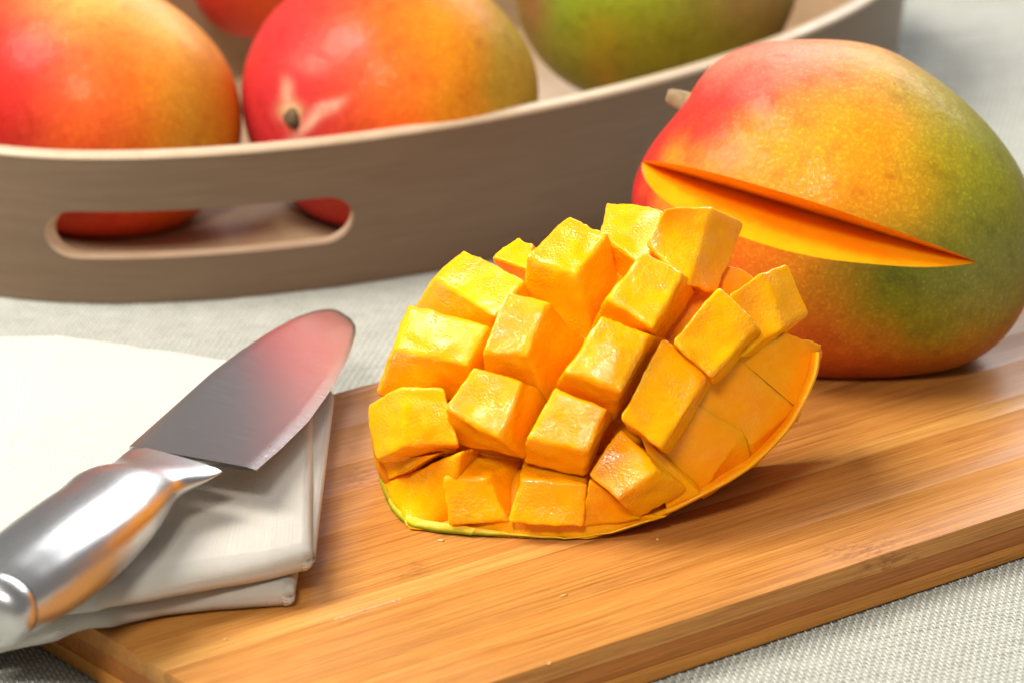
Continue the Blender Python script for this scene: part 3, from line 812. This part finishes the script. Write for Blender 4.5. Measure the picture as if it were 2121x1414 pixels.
fruit((1360, -40), oval((1360, -40), 295, 262, -12), (1330, 300), 0.048, 'dark green mango at the right end of the tray', (0.20, 0.215, 0.008), [
    (-60, 60, 150, 90, 0, (0.29, 0.31, 0.015), 0.7), (-230, 0, 60, 130, 10, (0.16, 0.24, 0.015), 0.8), (-105, -178, 30, 34, 0, (0.55, 0.24, 0.012), 0.9),
    (200, -20, 90, 160, 0, (0.34, 0.19, 0.05), 0.9), (-270, -40, 30, 130, 10, (0.22, 0.08, 0.03), 0.7), (0, -160, 200, 50, 0, (0.26, 0.20, 0.012), 0.7)])
# stem scar: a shallow woody disc on the middle mango
def surf(x, y, c, w, R_, depth):
    dx, dy = x-c[0], y-c[1]; f = math.hypot(dx, dy)/float(R_(math.atan2(-dy, dx)))
    return dep(x, y, w-depth*math.sqrt(max(0, 1-f*f)))
R2 = periodic(oval((808, 205), 308, 282, 5), np.array((808., 205.)))
ctr = surf(608, 245, c2, w2, R2, 0.052); nrm = ctr-dep(c2[0], c2[1], w2); nrm /= np.linalg.norm(nrm)
tube('stem', [ctr-nrm*0.003, ctr+nrm*0.0008, ctr+nrm*0.0022, ctr+nrm*0.0024], [0.0040, 0.0036, 0.0026, 0.0010], M_scar, t2m, 16)

# ---------------------------------------------------------------- folded napkin
def drape(x, y):
    u, v = in_board((x, y, 0)); d = min(u+0.0, BW-v, v)
    t = min(1.0, max(0.0, (d+0.030)/0.030)) if d < 0 else 1.0
    return ZB*(t*t*(3-2*t))
def on_cloth(x, y, h):
    z = h+ZB*0.5
    for _ in range(12):
        p = at(x, y, z); z = 0.5*z+0.5*(drape(p[0], p[1])+h)
    return at(x, y, z)
napkin = thing('linen_napkin', 'folded white linen napkin lying over the corner of the board, under the knife', 'napkin', tuple(at(400, 1100, 0.0)))
def resample(P, t):
    P = np.array(P); s = np.concatenate([[0], np.cumsum(np.linalg.norm(np.diff(P, axis=0), axis=1))]); s /= s[-1]
    return np.stack([np.interp(t, s, P[:, k]) for k in range(2)], 1)
def pad(name, front, back, h0, th, seed, recess=0.0):
    """a folded layer: front edge (right to left) and back edge in the plane, rounded folds at front and right"""
    ns, nt, na = 110, 90, 9
    f = [on_cloth(x, y, h0)[:2] for x, y in front]; b = [on_cloth(x, y, h0+th)[:2] for x, y in back]
    sl = np.linspace(0, 1, ns)**1.3; tl = np.linspace(0, 1, nt)**1.2
    r = th/2
    wid = np.linalg.norm(np.array(f[0])-np.array(f[-1])); dpth = np.linalg.norm(np.array(f[0])-np.array(b[0]))
    an = np.linspace(-math.pi/2, math.pi/2, na)
    sp = [(r*(1-math.cos(a))/wid*0.8, math.sin(a)) for a in an]; sp += [(s, 1.0) for s in sl if s > sp[-1][0]+0.002]
    tp = [(r*(1-math.cos(a))/dpth, math.sin(a)) for a in an]; tp += [(t, 1.0) for t in tl if t > tp[-1][0]+0.002]
    Fp = resample(f, np.array([s for s, _ in sp])); Bp = resample(b, np.array([s for s, _ in sp]))
    V = []; UV = []
    for i, (s, a) in enumerate(sp):
        for j, (t, c) in enumerate(tp):
            p = Fp[i]*(1-t)+Bp[i]*t
            base = drape(p[0], p[1])
            wa = math.sqrt(max(0.0, 1-a*a)); wc_ = math.sqrt(max(0.0, 1-c*c)); W = max(wa, wc_)
            m = W*((a*wa+c*wc_)/(wa+wc_+1e-6))+(1-W)*min(a, c)
            wr = 0.0011*noise.noise(Vector((p[0]*26+seed, p[1]*26, 0)))*(0.5+0.5*m) + 0.0011*noise.noise(Vector((s*3.1+seed, t*2.1, 3)))*(0.5+0.5*m)
            edge = 0.0006*noise.noise(Vector((p[0]*70, p[1]*70, seed)))
            e2_ = 0.0009*noise.noise(Vector((s*9, 2.0, seed)))
            z = base+h0+r*(1+m)+wr*min(1, 12*min(s+0.02, t+0.02)) + 0.00025
            ff = min(1.0, s*14)*(0.5+0.5*m); V.append((p[0]+edge*ff, p[1]+edge*0.6*ff+e2_*(1-t)*min(1.0, s*14), z))
            lt = t*dpth + (math.asin(max(-1, min(1, c)))*r if t*dpth <= r else math.pi/2*r)
            ls = s*wid + (math.asin(max(-1, min(1, a)))*r if s*wid <= r else math.pi/2*r)
            UV.append((ls, lt))
    return obj(name, V, grid_faces(len(sp), len(tp)), M_linen, napkin, uv=UV, recalc=False)
thA, thB, thC = 0.0078, 0.0048, 0.0082
pad('lower_fold', [(611, 1262), (440, 1276), (330, 1290), (230, 1314), (120, 1347), (0, 1374), (-220, 1415)], [(665, 870), (500, 800), (200, 760), (-220, 750)], 0.0, thA, 1)
pad('right_hem', [(654, 1172), (560, 1195), (400, 1228), (0, 1310), (-220, 1345)], [(692, 814), (480, 752), (300, 724), (120, 702), (-10, 702), (-220, 715)], thA, thB, 5)
top = pad('upper_fold', [(649, 1187), (560, 1212), (400, 1243), (300, 1262), (200, 1287), (100, 1308), (0, 1331), (-220, 1372)], [(648, 806), (474, 749), (300, 721), (120, 698), (-10, 699), (-220, 712)], thA, thC, 9)
ZN = ZB+thA+thC

# ---------------------------------------------------------------- knife
zk = ZN+0.0135; zt_ = ZN-0.0035
knife = thing('kitchen_knife', 'steel kitchen knife with a rounded metal handle lying on the white napkin', 'knife', tuple(at(300, 1000, ZN)))
def an2px(a, n): return (-0.769*a+0.639*n, 0.639*a+0.769*n)
def handle():
    secs = []    # (center, half width vector, half thickness)
    ax_dir = at(*an2px(380, 948), zk)-at(*an2px(700, 948), zk); ax_dir /= np.linalg.norm(ax_dir)
    pd = np.array([ax_dir[1], -ax_dir[0], 0])
    for a, n, hw, ht in [(815, 950, 0.0138, 0.0102), (790, 952, 0.0147, 0.0110), (740, 956, 0.0156, 0.0117), (690, 958, 0.0162, 0.0121), (640, 960, 0.0165, 0.0121), (580, 961, 0.0164, 0.0116), (520, 960, 0.0157, 0.0106), (480, 953, 0.0154, 0.0098), (450, 951, 0.0143, 0.0085)]:
        secs.append((at(*an2px(a, n), zk-0.0004), pd*hw*0.95, ht*0.93))
    A = at(277, 926, zk); B = at(460, 977, zk); mid = (A+B)/2; hv = (B-A)/2; last = secs[-1]
    for q in range(1, 15):
        g = q/14.0; gg = g*g*(3-2*g)
        secs.append((last[0]*(1-g)+mid*g, last[1]*(1-gg)*(1-0.22*math.sin(math.pi*g))+hv*gg, 0.0012+(last[2]-0.0012)*(1-g)**1.25))
    S = np.array([np.concatenate([c, w, [h]]) for c, w, h in secs])
    cum = np.concatenate([[0], np.cumsum(np.linalg.norm(np.diff(S[:, :3], axis=0), axis=1))]); m = 120
    tt = np.linspace(0, cum[-1], m); rows = np.stack([np.interp(tt, cum, S[:, q]) for q in range(7)], 1)
    for _ in range(10): rows[1:-1] = (rows[:-2]+2*rows[1:-1]+rows[2:])/4
    n = 72; V = []; UV = []; L = 0; pc = None
    for r in rows:
        c, w, h = r[:3], r[3:6], r[6]
        if pc is not None: L += np.linalg.norm(c-pc)
        pc = c
        for k in range(n):
            t = 2*math.pi*k/n; ex = 0.86
            cx = math.copysign(abs(math.cos(t))**ex, math.cos(t)); sy = math.copysign(abs(math.sin(t))**ex, math.sin(t))
            V.append(c+w*cx+np.array([0, 0, h*sy])); UV.append((L, t*0.015))
    F = [(i*n+k, i*n+(k+1) % n, (i+1)*n+(k+1) % n, (i+1)*n+k) for i in range(m-1) for k in range(n)]
    F.append(tuple((m-1)*n+k for k in range(n)))
    obj('handle', V, F, M_handle, knife, uv=UV, recalc=True, sharp=60)
    # butt cap: a groove, then a shallow dome
    c0, w0, h0_ = rows[0][:3], rows[0][3:6], rows[0][6]; V = []; UV = []; steps = [(0.0, 0.985), (0.0002, 0.988), (0.0006, 1.0), (0.0028, 1.0), (0.0048, 0.97), (0.0066, 0.88), (0.0078, 0.72), (0.0086, 0.5), (0.0090, 0.25), (0.0091, 0.02)]
    for i, (dd, sc) in enumerate(steps):
        for k in range(n):
            t = 2*math.pi*k/n; ex = 0.86
            cx = math.copysign(abs(math.cos(t))**ex, math.cos(t)); sy = math.copysign(abs(math.sin(t))**ex, math.sin(t))
            V.append(c0-ax_dir*dd+w0*cx*sc+np.array([0, 0, h0_*sy*sc])); UV.append((dd*3, t*0.015))
    m2 = len(steps)
    F = [(i*n+k, i*n+(k+1) % n, (i+1)*n+(k+1) % n, (i+1)*n+k) for i in range(m2-1) for k in range(n)]
    obj('end_cap', V, F, M_handle, knife, uv=UV, recalc=True)
handle()
def blade():
    sp = [(268, 930), (360, 848), (440, 776), (500, 731), (560, 692), (610, 664), (650, 650), (680, 645), (700, 647), (718, 655)]
    ed = [(531, 973), (585, 926), (640, 871), (690, 800), (715, 755), (730, 716), (738, 688), (737, 674), (731, 664), (722, 657)]
    m = 90; u = np.linspace(0, 1, m)
    def sm(P):
        P = np.array(P, float); s = np.concatenate([[0], np.cumsum(np.hypot(*(np.diff(P, axis=0).T)))]); s /= s[-1]
        X = np.interp(u, s, P[:, 0]); Y = np.interp(u, s, P[:, 1])
        for _ in range(6):
            X[1:-1] = (X[:-2]+2*X[1:-1]+X[2:])/4; Y[1:-1] = (Y[:-2]+2*Y[1:-1]+Y[2:])/4
        return X, Y
    sx, sy = sm(sp); ex, ey = sm(ed)
    vs = np.array([0, 0.02, 0.1, 0.25, 0.4, 0.55, 0.7, 0.8, 0.88, 0.92, 0.96, 1.0]); th = 0.0010*np.array([0.95, 1, 0.98, 0.93, 0.86, 0.78, 0.68, 0.6, 0.52, 0.48, 0.27, 0.06])
    V = []; UV = []
    for sg in (1, -1):
        for i in range(m):
            zz = zk+(zt_-zk)*u[i]; S = at(sx[i], sy[i], zz); Ee = at(ex[i], ey[i], zz); W = np.linalg.norm(S-Ee)
            tp = min(1.0, W/0.012)
            for v, t in zip(vs, th):
                p = S*(1-v)+Ee*v; V.append(p+np.array([0, 0, sg*t*tp])); UV.append((u[i]*0.15, v*0.04))
    nv = len(vs); F = grid_faces(m, nv); F += [tuple(reversed(f)) for f in grid_faces(m, nv, off=m*nv)]
    o2 = m*nv
    for i in range(m-1):
        F.append((i*nv, o2+i*nv, o2+(i+1)*nv, (i+1)*nv)); F.append((i*nv+nv-1, (i+1)*nv+nv-1, o2+(i+1)*nv+nv-1, o2+i*nv+nv-1))
    for j in range(nv-1):
        F.append((j, j+1, o2+j+1, o2+j))
    obj('blade', V, F, M_blade, knife, uv=UV, recalc=True, sharp=35)
blade()
